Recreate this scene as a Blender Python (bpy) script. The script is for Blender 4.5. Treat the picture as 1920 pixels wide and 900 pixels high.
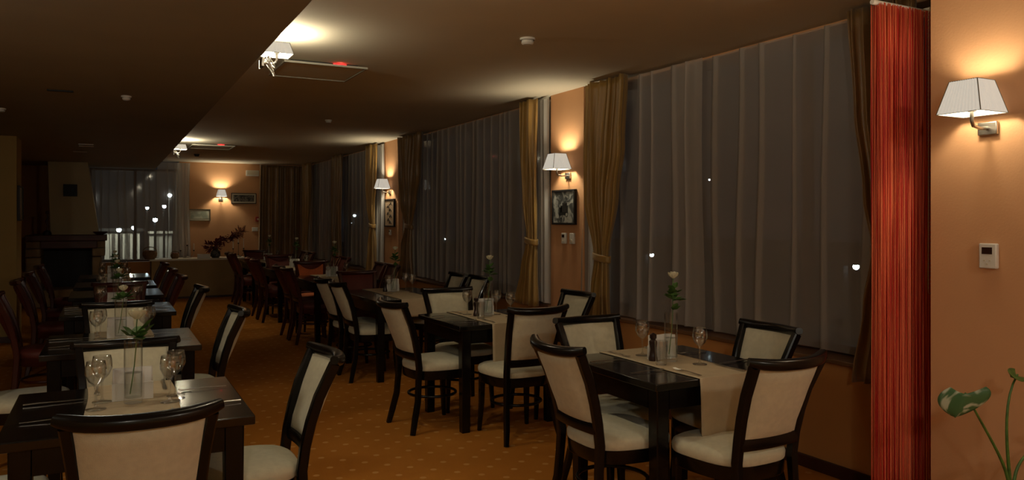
import bpy, bmesh, math, random
from mathutils import Vector, Matrix
C = bpy.context.scene.collection
S = bpy.context.scene
for o in list(bpy.data.objects): bpy.data.objects.remove(o)
PI = math.pi
# ---------------------------------------------------------------- camera, world, exposure
F_PX, HOR, CAM_Z, YAW = 1450.0, 413.0, 1.48, math.radians(27.6)
cam = bpy.data.cameras.new('camera'); cam.lens = 36*F_PX/1920; cam.shift_y = -(450-HOR)/1920
cam.clip_start = .05; cam.clip_end = 200
co = bpy.data.objects.new('camera', cam); C.objects.link(co); S.camera = co
co.location = (0, 0, CAM_Z); co.rotation_euler = (PI/2, 0, -YAW)
S.view_settings.view_transform = 'Standard'; S.view_settings.look = 'None'
S.view_settings.exposure = 0.0; S.view_settings.gamma = 1.0; S.view_settings.use_curve_mapping = False
w = bpy.data.worlds.new('night'); S.world = w; w.use_nodes = True
w.node_tree.nodes['Background'].inputs[0].default_value = (.6, .55, .6, 1)
w.node_tree.nodes['Background'].inputs[1].default_value = .014
S.cycles.max_bounces = 8; S.cycles.transparent_max_bounces = 24; S.cycles.sample_clamp_indirect = 2.0
S.cycles.caustics_reflective = False; S.cycles.caustics_refractive = False
LAMP = dict(near=7, pillar=11, far=12, back=15, step=31, ceil=64.0)   # watts of the lamps; ceil is for the added fill lamps

cs, sn = math.cos(YAW), math.sin(YAW)
def at(u, v, Y):                                    # world X,Z of a photo point at room depth Y
    r = (u-960)/F_PX; X = Y*(sn+r*cs)/(cs-r*sn); d = X*sn+Y*cs
    return X, CAM_Z-(v-HOR)*d/F_PX
# ---------------------------------------------------------------- materials
def mat(name, col, rough=.6, metal=0, spec=.5, var=0, vscale=8, bump=0, bscale=60, emis=None, estr=0, coat=0, stretch=None, sheen=0):
    m = bpy.data.materials.new(name); m.use_nodes = True; nt = m.node_tree; b = nt.nodes['Principled BSDF']
    b.inputs['Base Color'].default_value = (*col, 1); b.inputs['Roughness'].default_value = rough
    b.inputs['Metallic'].default_value = metal; b.inputs['Specular IOR Level'].default_value = spec
    b.inputs['Coat Weight'].default_value = coat; b.inputs['Sheen Weight'].default_value = sheen
    tc = nt.nodes.new('ShaderNodeTexCoord'); mp = nt.nodes.new('ShaderNodeMapping')
    nt.links.new(tc.outputs['Object'], mp.inputs[0])
    if stretch: mp.inputs['Scale'].default_value = stretch
    if var:
        n = nt.nodes.new('ShaderNodeTexNoise'); n.inputs['Scale'].default_value = vscale; n.inputs['Detail'].default_value = 5
        r = nt.nodes.new('ShaderNodeValToRGB')
        r.color_ramp.elements[0].position = .3; r.color_ramp.elements[1].position = .7
        r.color_ramp.elements[0].color = (*[c*(1-var) for c in col], 1); r.color_ramp.elements[1].color = (*[min(1, c*(1+var)) for c in col], 1)
        nt.links.new(mp.outputs[0], n.inputs['Vector']); nt.links.new(n.outputs[0], r.inputs[0]); nt.links.new(r.outputs[0], b.inputs['Base Color'])
    if bump:
        n = nt.nodes.new('ShaderNodeTexNoise'); n.inputs['Scale'].default_value = bscale; n.inputs['Detail'].default_value = 3
        bp = nt.nodes.new('ShaderNodeBump'); bp.inputs['Strength'].default_value = bump; bp.inputs['Distance'].default_value = .004
        nt.links.new(mp.outputs[0], n.inputs['Vector']); nt.links.new(n.outputs[0], bp.inputs['Height']); nt.links.new(bp.outputs[0], b.inputs['Normal'])
    if emis:
        b.inputs['Emission Color'].default_value = (*emis, 1); b.inputs['Emission Strength'].default_value = estr
    return m
def sheer_mat(name, col, opac):
    m = bpy.data.materials.new(name); m.use_nodes = True; nt = m.node_tree; nt.nodes.clear()
    o = nt.nodes.new('ShaderNodeOutputMaterial'); t = nt.nodes.new('ShaderNodeBsdfTransparent')
    d = nt.nodes.new('ShaderNodeBsdfDiffuse'); l = nt.nodes.new('ShaderNodeBsdfTranslucent')
    mx = nt.nodes.new('ShaderNodeMixShader'); m2 = nt.nodes.new('ShaderNodeMixShader')
    d.inputs[0].default_value = l.inputs[0].default_value = (*col, 1); mx.inputs[0].default_value = .3
    nt.links.new(d.outputs[0], mx.inputs[1]); nt.links.new(l.outputs[0], mx.inputs[2])
    tc = nt.nodes.new('ShaderNodeTexCoord'); n = nt.nodes.new('ShaderNodeTexNoise'); n.inputs['Scale'].default_value = 3
    mr = nt.nodes.new('ShaderNodeMapRange'); mr.inputs[3].default_value = opac*.92; mr.inputs[4].default_value = opac*1.08
    nt.links.new(tc.outputs['Object'], n.inputs['Vector']); nt.links.new(n.outputs[0], mr.inputs[0]); nt.links.new(mr.outputs[0], m2.inputs[0])
    nt.links.new(t.outputs[0], m2.inputs[1]); nt.links.new(mx.outputs[0], m2.inputs[2]); nt.links.new(m2.outputs[0], o.inputs[0])
    return m
def glass_mat(name, tint=(.98, .985, .985), rough=.06, ior=1.5, base=.05):
    m = bpy.data.materials.new(name); m.use_nodes = True; nt = m.node_tree; nt.nodes.clear()
    o = nt.nodes.new('ShaderNodeOutputMaterial'); t = nt.nodes.new('ShaderNodeBsdfTransparent'); t.inputs[0].default_value = (*tint, 1)
    g = nt.nodes.new('ShaderNodeBsdfGlossy'); g.inputs[1].default_value = rough; lw = nt.nodes.new('ShaderNodeLayerWeight'); lw.inputs[0].default_value = .5; f = nt.nodes.new('ShaderNodeMath'); f.operation = 'POWER'; f.inputs[1].default_value = 3.5; nt.links.new(lw.outputs['Facing'], f.inputs[0])
    a = nt.nodes.new('ShaderNodeMath'); a.operation = 'ADD'; a.use_clamp = True; a.inputs[1].default_value = base
    mx = nt.nodes.new('ShaderNodeMixShader'); nt.links.new(f.outputs[0], a.inputs[0]); nt.links.new(a.outputs[0], mx.inputs[0])
    nt.links.new(t.outputs[0], mx.inputs[1]); nt.links.new(g.outputs[0], mx.inputs[2]); nt.links.new(mx.outputs[0], o.inputs[0])
    return m
M = {}
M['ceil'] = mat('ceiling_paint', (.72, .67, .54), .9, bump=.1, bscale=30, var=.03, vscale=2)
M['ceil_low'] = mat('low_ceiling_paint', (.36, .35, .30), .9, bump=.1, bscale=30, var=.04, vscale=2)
M['wall'] = mat('peach_wall_paint', (.62, .33, .16), .85, bump=.15, bscale=90, var=.03, vscale=3)
M['wall_olive'] = mat('ochre_wall_paint', (.40, .27, .09), .85, bump=.15, bscale=90, var=.04, vscale=3)
M['wall_low'] = mat('orange_wall_paint', (.52, .24, .07), .8, bump=.15, bscale=90, var=.04, vscale=3)
M['skirt'] = mat('dark_skirting_wood', (.05, .014, .008), .45, var=.2)
M['sill'] = mat('brown_sill_board', (.16, .08, .035), .45, var=.2, stretch=(4, .3, 1))
M['black_wood'] = mat('black_brown_lacquered_wood', (.004, .003, .0027), .25, spec=.28, coat=.05, var=.3, vscale=6, stretch=(1, 1, .2))
M['table_wood'] = mat('black_lacquered_table_wood', (.005, .004, .0038), .17, spec=.45, coat=.15, var=.35, vscale=5, stretch=(1, 6, 1))
M['red_wood'] = mat('mahogany_wood', (.045, .008, .005), .3, spec=.35, coat=.1, var=.35, vscale=6, stretch=(1, 1, .2))
M['cream'] = mat('cream_upholstery', (.62, .575, .42), .95, spec=.1, bump=.5, bscale=500, var=.06, vscale=40, sheen=.2)
M['red_cloth'] = mat('oxblood_upholstery', (.11, .018, .011), .6, bump=.3, bscale=300, var=.1, vscale=30)
M['orange_cloth'] = mat('rust_orange_upholstery', (.75, .20, .06), .7, bump=.3, bscale=300, var=.1, vscale=30)
M['runner'] = mat('beige_linen', (.52, .42, .28), .95, spec=.1, bump=.4, bscale=400, var=.05, vscale=20)
M['drape'] = mat('golden_brown_satin', (.33, .19, .045), .42, spec=.5, bump=.15, bscale=20, var=.1, vscale=5, sheen=.3)
M['drape_dark'] = mat('bronze_satin', (.21, .115, .035), .42, spec=.5, bump=.15, bscale=20, var=.12, vscale=5, sheen=.3)
M['sheer'] = sheer_mat('grey_voile', (.63, .57, .51), .52)
M['sheer_pale'] = sheer_mat('white_voile', (.80, .79, .77), .82)
M['white'] = mat('white_plastic', (.72, .70, .64), .4, var=.03)
M['white_cloth'] = mat('white_napkin_paper', (.78, .74, .68), .9, bump=.3, bscale=200, var=.04, vscale=30)
M['shade'] = mat('glowing_shade_fabric', (.5, .48, .42), .9, emis=(1, .93, .80), estr=.43, bump=.5, bscale=50, stretch=(8, 8, .2), var=.05)
M['seam'] = mat('shade_wire', (.12, .1, .05), .6, var=.1)
M['steel'] = mat('brushed_steel', (.45, .42, .38), .3, metal=1, var=.08, vscale=30)
M['black'] = mat('matt_black', (.006, .005, .005), .6, var=.2)
M['glass'] = glass_mat('clear_glassware', base=.16)
M['vase_glass'] = glass_mat('vase_glass', base=.05)
M['pane'] = glass_mat('window_glass', tint=(.85, .88, .9), base=.02)
M['water'] = glass_mat('water', tint=(.97, .99, .98), ior=1.33, base=.0)
M['green'] = mat('leaf_green', (.06, .14, .025), .5, var=.4, vscale=25)
M['petal'] = mat('cream_petals', (.75, .72, .52), .6, var=.08, vscale=30)
M['pepper'] = mat('dark_turned_wood', (.02, .007, .005), .3, var=.2)
M['red_led'] = mat('red_indicator', (.6, .02, .02), .5, emis=(1, .05, .05), estr=1.2)
M['lcd'] = mat('dark_display', (.03, .012, .01), .2, var=.2)
M['stone'] = mat('fireplace_stone', (.30, .22, .12), .9, bump=.8, bscale=12, var=.25, vscale=6)
M['plaster'] = mat('hood_plaster', (.50, .42, .25), .9, bump=.1, bscale=40, var=.03, vscale=3)
M['mantel'] = mat('mantel_wood', (.07, .018, .01), .5, var=.3, stretch=(.3, 4, 4))
M['buffet'] = mat('tan_counter_panel', (.34, .23, .09), .7, var=.06, vscale=3, stretch=(1, 1, .3))
M['topw'] = mat('cream_counter_top', (.78, .72, .58), .35, var=.03)
M['brick'] = mat('terracotta', (.20, .07, .04), .8, var=.3, vscale=20)
M['wicker'] = mat('wicker', (.22, .12, .05), .8, bump=1, bscale=80, var=.4, vscale=60)
M['dried'] = mat('dried_red_leaves', (.16, .022, .022), .8, var=.5, vscale=30)
M['driedpink'] = mat('dried_pink_grass', (.45, .22, .12), .8, var=.3, vscale=30)
M['wax'] = mat('white_wax', (.80, .72, .62), .5, var=.03)
M['pot'] = mat('glazed_pot', (.20, .15, .10), .4, var=.1)
M['soil'] = mat('potting_soil', (.02, .012, .008), .95, var=.4, vscale=60)
M['fire_red'] = mat('red_plastic', (.35, .02, .02), .4, var=.05)
M['street'] = mat('streetlamp_glow', (.8, .8, .8), .5, emis=(.85, 1, 1), estr=30)
M['asphalt'] = mat('night_ground', (.04, .04, .045), .9, var=.3, vscale=2)
M['outwall'] = mat('pale_render', (.62, .60, .52), .9, var=.15, vscale=1.5)
M['chain'] = mat('bead_chain', (.55, .55, .52), .35, metal=.6, var=.05)
M['pinkpot'] = mat('earthen', (.35, .16, .09), .8, var=.2)

def carpet():
    m = mat('orange_patterned_carpet', (.30, .105, .018), .95, spec=.05); nt = m.node_tree; b = nt.nodes['Principled BSDF']; L = nt.links
    tc = nt.nodes.new('ShaderNodeTexCoord'); mp = nt.nodes.new('ShaderNodeMapping'); mp.inputs['Rotation'].default_value = (0, 0, PI/4)
    L.new(tc.outputs['Object'], mp.inputs[0])
    v = nt.nodes.new('ShaderNodeTexVoronoi'); v.inputs['Scale'].default_value = 6.6; v.inputs['Randomness'].default_value = 0
    L.new(mp.outputs[0], v.inputs['Vector'])
    r = nt.nodes.new('ShaderNodeValToRGB'); r.color_ramp.elements[0].position = .10; r.color_ramp.elements[0].color = (1, 1, 1, 1)
    r.color_ramp.elements[1].position = .15; r.color_ramp.elements[1].color = (0, 0, 0, 1); L.new(v.outputs['Distance'], r.inputs[0])
    n = nt.nodes.new('ShaderNodeTexNoise'); n.inputs['Scale'].default_value = 1.3; n.inputs['Detail'].default_value = 6; L.new(tc.outputs['Object'], n.inputs['Vector'])
    r2 = nt.nodes.new('ShaderNodeValToRGB'); r2.color_ramp.elements[0].position = .3; r2.color_ramp.elements[1].position = .72
    r2.color_ramp.elements[0].color = (.42, .155, .024, 1); r2.color_ramp.elements[1].color = (.54, .215, .036, 1); L.new(n.outputs[0], r2.inputs[0])
    mx = nt.nodes.new('ShaderNodeMixRGB'); mx.inputs[2].default_value = (.72, .42, .16, 1); L.new(r2.outputs[0], mx.inputs[1])
    ml = nt.nodes.new('ShaderNodeMath'); ml.operation = 'MULTIPLY'; ml.inputs[1].default_value = .48
    L.new(r.outputs[0], ml.inputs[0]); L.new(ml.outputs[0], mx.inputs[0]); L.new(mx.outputs[0], b.inputs['Base Color'])
    n3 = nt.nodes.new('ShaderNodeTexNoise'); n3.inputs['Scale'].default_value = 350; L.new(tc.outputs['Object'], n3.inputs['Vector'])
    bp = nt.nodes.new('ShaderNodeBump'); bp.inputs['Strength'].default_value = .6; bp.inputs['Distance'].default_value = .006
    L.new(n3.outputs[0], bp.inputs['Height']); L.new(bp.outputs[0], b.inputs['Normal'])
    return m
M['carpet'] = carpet()
def string_mat():
    m = mat('red_orange_string', (.6, .05, .02), .6); nt = m.node_tree; b = nt.nodes['Principled BSDF']; L = nt.links
    tc = nt.nodes.new('ShaderNodeTexCoord'); mp = nt.nodes.new('ShaderNodeMapping'); mp.inputs['Scale'].default_value = (1, 1, .01)
    n = nt.nodes.new('ShaderNodeTexNoise'); n.inputs['Scale'].default_value = 120; r = nt.nodes.new('ShaderNodeValToRGB')
    r.color_ramp.elements[0].position = .38; r.color_ramp.elements[0].color = (.60, .020, .018, 1)
    r.color_ramp.elements[1].position = .62; r.color_ramp.elements[1].color = (1, .26, .11, 1)
    L.new(tc.outputs['Object'], mp.inputs[0]); L.new(mp.outputs[0], n.inputs['Vector']); L.new(n.outputs[0], r.inputs[0]); L.new(r.outputs[0], b.inputs['Base Color'])
    return m
M['string'] = string_mat()
def art_mat(name, dark, light, scale, thr=.5, distort=1.5):
    m = mat(name, light, .5); nt = m.node_tree; b = nt.nodes['Principled BSDF']; L = nt.links
    tc = nt.nodes.new('ShaderNodeTexCoord'); n = nt.nodes.new('ShaderNodeTexNoise'); n.inputs['Scale'].default_value = scale
    n.inputs['Detail'].default_value = 8; n.inputs['Distortion'].default_value = distort; r = nt.nodes.new('ShaderNodeValToRGB')
    r.color_ramp.elements[0].position = thr-.06; r.color_ramp.elements[0].color = (*dark, 1); r.color_ramp.elements[1].position = thr+.06
    r.color_ramp.elements[1].color = (*light, 1); L.new(tc.outputs['Object'], n.inputs['Vector']); L.new(n.outputs[0], r.inputs[0]); L.new(r.outputs[0], b.inputs['Base Color'])
    return m
M['art_grey'] = art_mat('grey_landscape_print', (.06, .065, .065), (.42, .43, .40), 11)
M['art_ink'] = mat('black_ink', (.012, .012, .012), .5, var=.3)
M['art_pale'] = art_mat('faded_green_print', (.30, .33, .25), (.50, .52, .42), 3)
M['art_dark'] = art_mat('dark_group_print', (.02, .018, .015), (.16, .14, .11), 16)
M['art_tan'] = mat('tan_paper', (.48, .34, .22), .7, var=.1)
M['mount'] = mat('pale_mount', (.6, .55, .42), .8, var=.03)
def monstera():
    m = mat('variegated_leaf', (.05, .14, .05), .4); nt = m.node_tree; b = nt.nodes['Principled BSDF']; L = nt.links
    tc = nt.nodes.new('ShaderNodeTexCoord'); n = nt.nodes.new('ShaderNodeTexNoise'); n.inputs['Scale'].default_value = 9; n.inputs['Distortion'].default_value = 2
    r = nt.nodes.new('ShaderNodeValToRGB'); r.color_ramp.elements[0].position = .5; r.color_ramp.elements[0].color = (.045, .12, .045, 1)
    r.color_ramp.elements[1].position = .6; r.color_ramp.elements[1].color = (.42, .45, .33, 1)
    L.new(tc.outputs['Object'], n.inputs['Vector']); L.new(n.outputs[0], r.inputs[0]); L.new(r.outputs[0], b.inputs['Base Color'])
    return m
M['vleaf'] = monstera()
# ---------------------------------------------------------------- mesh helpers
class MB:
    def __init__(s): s.v = []; s.f = []
    def add(s, vs, fs):
        n = len(s.v); s.v += [tuple(p) for p in vs]; s.f += [tuple(i+n for i in f) for f in fs]; return s
    def box(s, x0, x1, y0, y1, z0, z1):
        return s.add([(x0,y0,z0),(x1,y0,z0),(x1,y1,z0),(x0,y1,z0),(x0,y0,z1),(x1,y0,z1),(x1,y1,z1),(x0,y1,z1)],
                     [(0,3,2,1),(4,5,6,7),(0,1,5,4),(1,2,6,5),(2,3,7,6),(3,0,4,7)])
    def tube(s, pts, r, n=8, ref=(1,0,0), closed=False, p=2.0):
        # r: list of (ra, rb) or one number; section is a superellipse of power p
        P = [Vector(q) for q in pts]; k = len(P); ref = Vector(ref); vs = []; fs = []
        for i in range(k):
            t = (P[(i+1)%k]-P[i-1]) if closed else (P[min(i+1,k-1)]-P[max(i-1,0)]); t.normalize()
            a = ref - t*ref.dot(t)
            if a.length < 1e-4: a = Vector((0,1,0)) - t*t.y
            a.normalize(); b = t.cross(a); rr = r[i] if isinstance(r, list) else r
            ra, rb = rr if isinstance(rr, (list, tuple)) else (rr, rr)
            for j in range(n):
                th = 2*PI*(j+.5)/n; c_, s_ = math.cos(th), math.sin(th)
                vs.append(P[i] + a*ra*math.copysign(abs(c_)**(2/p), c_) + b*rb*math.copysign(abs(s_)**(2/p), s_))
        for i in range(k if closed else k-1):
            for j in range(n):
                A = i*n+j; B = i*n+(j+1)%n; D = ((i+1)%k)*n+j; E = ((i+1)%k)*n+(j+1)%n; fs.append((A, B, E, D))
        if not closed: fs += [tuple(range(n-1, -1, -1)), tuple(range((k-1)*n, k*n))]
        return s.add(vs, fs)
    def lathe(s, prof, n=20, c=(0,0,0)):
        vs = []; fs = []
        for r, z in prof:
            for j in range(n): vs.append((c[0]+r*math.cos(2*PI*j/n), c[1]+r*math.sin(2*PI*j/n), c[2]+z))
        for i in range(len(prof)-1):
            for j in range(n): fs.append((i*n+j, i*n+(j+1)%n, (i+1)*n+(j+1)%n, (i+1)*n+j))
        return s.add(vs, fs)
    def grid(s, fn, nu, nv):
        vs = [fn(i/nu, j/nv) for j in range(nv+1) for i in range(nu+1)]
        return s.add(vs, [(j*(nu+1)+i, j*(nu+1)+i+1, (j+1)*(nu+1)+i+1, (j+1)*(nu+1)+i) for j in range(nv) for i in range(nu)])
    def build(s, name, m, parent=None, smooth=True, bevel=0, loc=None, solid=0, seg=2, rotz=0):
        me = bpy.data.meshes.new(name); me.from_pydata(s.v, [], s.f); bm = bmesh.new(); bm.from_mesh(me)
        bmesh.ops.recalc_face_normals(bm, faces=bm.faces) if not solid else None
        bm.to_mesh(me); bm.free(); me.materials.append(m)
        if smooth:
            for p in me.polygons: p.use_smooth = True
            if smooth != 'all':
                me.set_sharp_from_angle(angle=math.radians(40))
        o = bpy.data.objects.new(name, me); C.objects.link(o)
        if parent: o.parent = parent
        if loc: o.location = loc
        o.rotation_euler.z = rotz
        if solid: q = o.modifiers.new('solidify', 'SOLIDIFY'); q.thickness = solid; q.offset = 0
        if bevel: q = o.modifiers.new('bevel', 'BEVEL'); q.width = bevel; q.segments = seg; q.limit_method = 'ANGLE'
        return o
def box(*a): return MB().box(*a)
def tag(o, label, cat, group=None):
    o['label'] = label; o['category'] = cat
    if group: o['group'] = group
    return o
def thing(name, label, cat, loc=(0,0,0), rotz=0, group=None):
    o = bpy.data.objects.new(name, None); C.objects.link(o); o.empty_display_size = .1
    o.location = loc; o.rotation_euler.z = rotz; return tag(o, label, cat, group)
def struct(name, mb, m, parent=None, **k):
    o = mb.build(name, m, parent, smooth=False, **k)
    if not parent: o['kind'] = 'structure'
    return o
KIDS = {}
def kids(o):
    if o.name not in KIDS: KIDS[o.name] = [c for c in bpy.data.objects if c.parent == o]
    return KIDS[o.name]
def copy_tree(o, parent=None):
    c = o.copy(); C.objects.link(c); c.parent = parent
    ch = [copy_tree(k, c) for k in kids(o)]; KIDS[c.name] = ch
    return c
def put(proto, used, loc, rotz, label, cat, group):
    o = copy_tree(proto) if proto.name in used else proto
    used.add(proto.name); o.location = loc; o.rotation_euler.z = rotz
    if not group and 'group' in o: del o['group']
    return tag(o, label, cat, group)
USED = set()
# ---------------------------------------------------------------- room shell
ZR, ZL, XS = 2.66, 2.50, .84      # right ceiling, lowered left ceiling, its edge
XW, YB = 3.72, 16.9               # window wall face, back wall
struct('floor', box(-2.3, 4.0, -3.1, 17.1, -.05, 0), M['carpet'])
struct('ceiling', box(XS-.01, 4.0, -3.1, 17.1, ZR, ZR+.1), M['ceil'])
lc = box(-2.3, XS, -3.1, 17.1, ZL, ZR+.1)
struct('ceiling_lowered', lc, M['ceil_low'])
struct('wall_left', box(-2.4, -2.2, -3.1, 17.1, 0, 2.6), M['wall_olive'])
struct('wall_rear', box(-2.3, 4.0, -3.2, -3.0, 0, 2.8), M['plaster'])
struct('wall_near', box(3.4, 4.0, -3.1, 2.29, 0, ZR), M['wall'])
struct('wall_window', box(XW, 3.96, 2.29, YB, 0, .655), M['wall_low'])
P1, P2 = (5.75, 6.32), (10.66, 11.30)
struct('wall_pillar', box(XW, 3.96, P1[0], P1[1], .655, ZR), M['wall'])
struct('wall_pillar_far', box(XW, 3.96, P2[0], P2[1], .655, ZR), M['wall'])
struct('wall_head', box(3.84, 3.96, 2.29, YB, 2.64, ZR), M['wall'])
struct('wall_corner', box(XW, 3.96, 16.53, 17.0, 0.655, ZR), M['wall'])
bx0 = -.32; bx1 = 1.28
struct('wall_back', box(bx1, 4.0, YB, 17.1, 0, ZR+.05), M['wall'])
struct('wall_back_end', box(-2.3, bx0, YB, 17.1, 0, ZR), M['wall_low'])
struct('wall_back_low', box(bx0, bx1, YB, 17.1, 0, .66), M['wall_low'])
struct('wall_alcove', box(-2.2, -.98, 11.1, 11.7, 0, ZL), M['wall_olive'])
struct('baseboard_window', box(XW-.018, XW, 2.3, YB-.35, 0, .075), M['skirt'], bevel=.003)
struct('baseboard_back', box(-.98, XW-.02, YB-.018, YB, 0, .075), M['skirt'], bevel=.003)
struct('baseboard_near', box(3.382, 3.4, -3, 2.29, 0, .075), M['skirt'], bevel=.003)
struct('baseboard_alcove', box(-2.2, -.962, 11.082, 11.1, 0, .075), M['skirt'], bevel=.003)
for i, (a, b) in enumerate([(2.29, P1[0]), (P1[1], P2[0]), (P2[1], 16.88)]):
    struct('trim_%d' % (i+1), box(XW-.03, 3.96, a+.003, b-.003, .655, .68), M['sill'], bevel=.004)
def window(n, a, b, z0, z1, axis, pos, parts):
    r = MB(); t = .05; W = b-a
    def bb(p, q, c, d):
        if axis == 'Y': r.box(pos, pos+.05, p, q, c, d)
        else: r.box(p, q, pos, pos+.05, c, d)
    bb(a, b, z0, z0+t); bb(a, b, z1-t, z1)
    for k in range(parts+1):
        y = a + (W-t)*k/parts; bb(y, y+t, z0+t, z1-t)
    f = struct('window_%d' % n, r, M['mantel']); g = MB()
    if axis == 'Y': g.box(pos+.02, pos+.026, a+t/2, b-t/2, z0+t/2, z1-t/2)
    else: g.box(a+t/2, b-t/2, pos+.02, pos+.026, z0+t/2, z1-t/2)
    struct('pane', g, M['pane'], f)
window(1, 2.3, P1[0]-.003, .685, 2.635, 'Y', 3.89, 3); window(2, P1[1]+.003, P2[0]-.003, .685, 2.635, 'Y', 3.89, 4)
window(3, P2[1]+.003, 16.5, .685, 2.635, 'Y', 3.89, 4); window(4, bx0+.003, bx1-.003, .665, 2.495, 'X', YB+.08, 2)
# ---------------------------------------------------------------- curtains
def sheer(a, b, pos, z0, z1, seed, label, axis='Y', dens=1.0, amp=.018, m='sheer', name='sheer_curtain', lean=1):
    rnd = random.Random(seed); pts = []; s = a; x = 0
    while s < b:
        pts.append((s, x)); step = rnd.uniform(.10, .30)/dens; n = 4
        nx = rnd.uniform(-amp, amp)
        for k in range(1, n): pts.append((s+step*k/n, x+(nx-x)*k/n + .006*math.sin(PI*k/n)))
        s += step; x = nx
        if s >= b: break
        w_ = rnd.uniform(.010, .024) if rnd.random() < .6 else rnd.uniform(.03, .055)                   # a narrow overlapping fold: three layers of cloth
        pts += [(s, x), (s+w_*.6, x-.012), (s+w_, x-.020), (s+w_*.7, x-.009), (s+.3*w_, x-.004), (s+.1*w_, x+.008), (s+w_*.5, x+.012)]
        s += w_*.6; x += .008
    pts = [(min(p, b), q) for p, q in pts]
    nz = 14; ph = [rnd.uniform(0, 6.28) for _ in range(3)]
    def fn(u, v):
        p, q = pts[round(u*(len(pts)-1))]; z = z1+(z0-z1)*v
        p2 = p + .018*math.sin(v*3.1+ph[0]+p*1.3)*v + .008*math.sin(v*6+p*7+ph[1]); q2 = q*(.55+.7*v) + .012*math.sin(p*5+ph[2])*v
        z += .008*math.sin(p*4+ph[0])*v
        return (pos-q2*-1, p2, z) if axis == 'Y' else (p2, pos+q2, z)
    o = MB().grid(fn, len(pts)-1, nz).build(name, M[m], smooth='all')
    return tag(o, label, 'curtain', None)
sheer(2.36, 4.62, 3.80, .70, 2.64, 3, 'grey sheer curtain nearest the camera, beside the red strings')
sheer(4.26, 5.78, 3.755, .70, 2.64, 4, 'grey sheer curtain between the near sheer and the near pillar drape')
sheer(6.27, 10.70, 3.79, .70, 2.64, 7, 'wide grey sheer curtain over the window between the two picture pillars', dens=1.25)
sheer(11.28, 13.9, 3.79, .70, 2.64, 11, 'grey sheer curtain just beyond the far pillar', dens=1.2)
sheer(13.98, 16.5, 3.79, .70, 2.64, 15, 'grey sheer curtain by the far corner of the window wall', dens=1.3)
sheer(-.34, .90, YB-.09, .69, 2.48, 21, 'grey sheer curtain over back window beside the fireplace hood', 'X', dens=1.6, amp=.03)
sheer(.86, 1.24, YB-.13, .69, 2.63, 22, 'narrow grey sheer strip between fireplace side sheer and pale sheer', 'X', dens=1.6, amp=.02)
sheer(6.26, 6.52, 3.72-.05, .70, 2.63, 5, 'white sheer curtain bunched against the pillar with grey engraving', m='sheer_pale', dens=3.4, amp=.035)
sheer(5.40, 5.66, 3.72-.012, .70, 2.2, 6, 'white sheer edge showing under drape beside the near pillar', m='sheer_pale', dens=3.2, amp=.012)
sheer(11.18, 11.50, 3.68, .70, 2.63, 9, 'white sheer curtain bunched against the far pillar', m='sheer_pale', dens=3.4, amp=.035)
sheer(1.20, 1.46, YB-.10, .30, 2.63, 23, 'pale sheer curtain bunched beside the buffet wall', 'X', m='sheer_pale', dens=3.4, amp=.035)
def drape(keys, pos, label, m='drape', axis='Y', folds=7, seed=1, tie=None, hook=True):
    # keys: (z, a, b, depth) from the top down; tie: z of the tieback
    rnd = random.Random(seed); nu, nv = folds*10, 36; ph = rnd.uniform(0, 6.28); zt, zb = keys[0][0], keys[-1][0]
    fw = [rnd.uniform(.7, 1.3) for _ in range(folds)]; T = sum(fw)
    def lerp(z):
        for k in range(len(keys)-1):
            if keys[k][0] >= z >= keys[k+1][0]:
                t = (keys[k][0]-z)/(keys[k][0]-keys[k+1][0]); t = t*t*(3-2*t) if tie else t
                return [keys[k][i]*(1-t)+keys[k+1][i]*t for i in (1, 2, 3)]
        return keys[-1][1:]
    def fn(u, v):
        z = zt+(zb-zt)*v; a, b, d = lerp(z); s = u*T; k = 0
        while k < folds-1 and s > fw[k]: s -= fw[k]; k += 1
        f = math.sin(2*PI*(s/fw[k]))*(.6+.4*math.sin(k*2.1+ph+v*2)); g = math.cos(2*PI*(s/fw[k]))
        y = a+(b-a)*u + g*.18*(b-a)/folds; x = pos-d*.5*f - .01*math.sin(u*9+v*7+ph)*(1 if d > .04 else .3)
        return (x, y, z) if axis == 'Y' else (y, x, z)
    root = thing('drape', label, 'curtain'); MB().grid(fn, nu, nv).build('cloth', M[m], root, smooth='all', solid=.004)
    if tie:
        a, b, d = lerp(tie); c = (a+b)/2; r = (b-a)/2+.012; pts = []
        for k in range(20):
            t = 2*PI*k/20; px_, py_ = pos+(d*.5+.016)*math.cos(t), c+r*math.sin(t); pts.append((px_, py_, tie+.015*math.sin(t)) if axis == 'Y' else (py_, px_, tie))
        MB().tube(pts, (.03, .004), 8, ref=(0, 0, 1), closed=True, p=3).build('tieback', M[m], root, smooth='all')
    return root
drape([(2.64, 2.52, 2.93, .10), (2.1, 2.52, 2.90, .10), (1.62, 2.54, 2.84, .08), (1.32, 2.56, 2.78, .06), (1.0, 2.54, 2.83, .09), (.60, 2.52, 2.90, .11)], 3.64,
      'golden brown drape tied back beside the red string curtain', 'drape_dark', tie=1.30, seed=2)
drape([(2.64, 5.00, 5.60, .10), (2.1, 5.06, 5.62, .10), (1.70, 5.14, 5.60, .09), (1.17, 5.25, 5.46, .055), (.9, 5.24, 5.52, .08), (.58, 5.22, 5.57, .10)], 3.64,
      'golden tied-back drape right beside the pillar with grey engraving', tie=1.17, seed=4, folds=8)
drape([(2.64, 6.40, 6.74, .10), (2.1, 6.40, 6.73, .10), (1.7, 6.41, 6.70, .08), (1.28, 6.43, 6.62, .055), (1.0, 6.42, 6.72, .09), (.66, 6.38, 6.84, .11)], 3.62,
      'golden tied-back drape next to bunched white sheer by the near pillar', tie=1.28, seed=6, folds=6)
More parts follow.
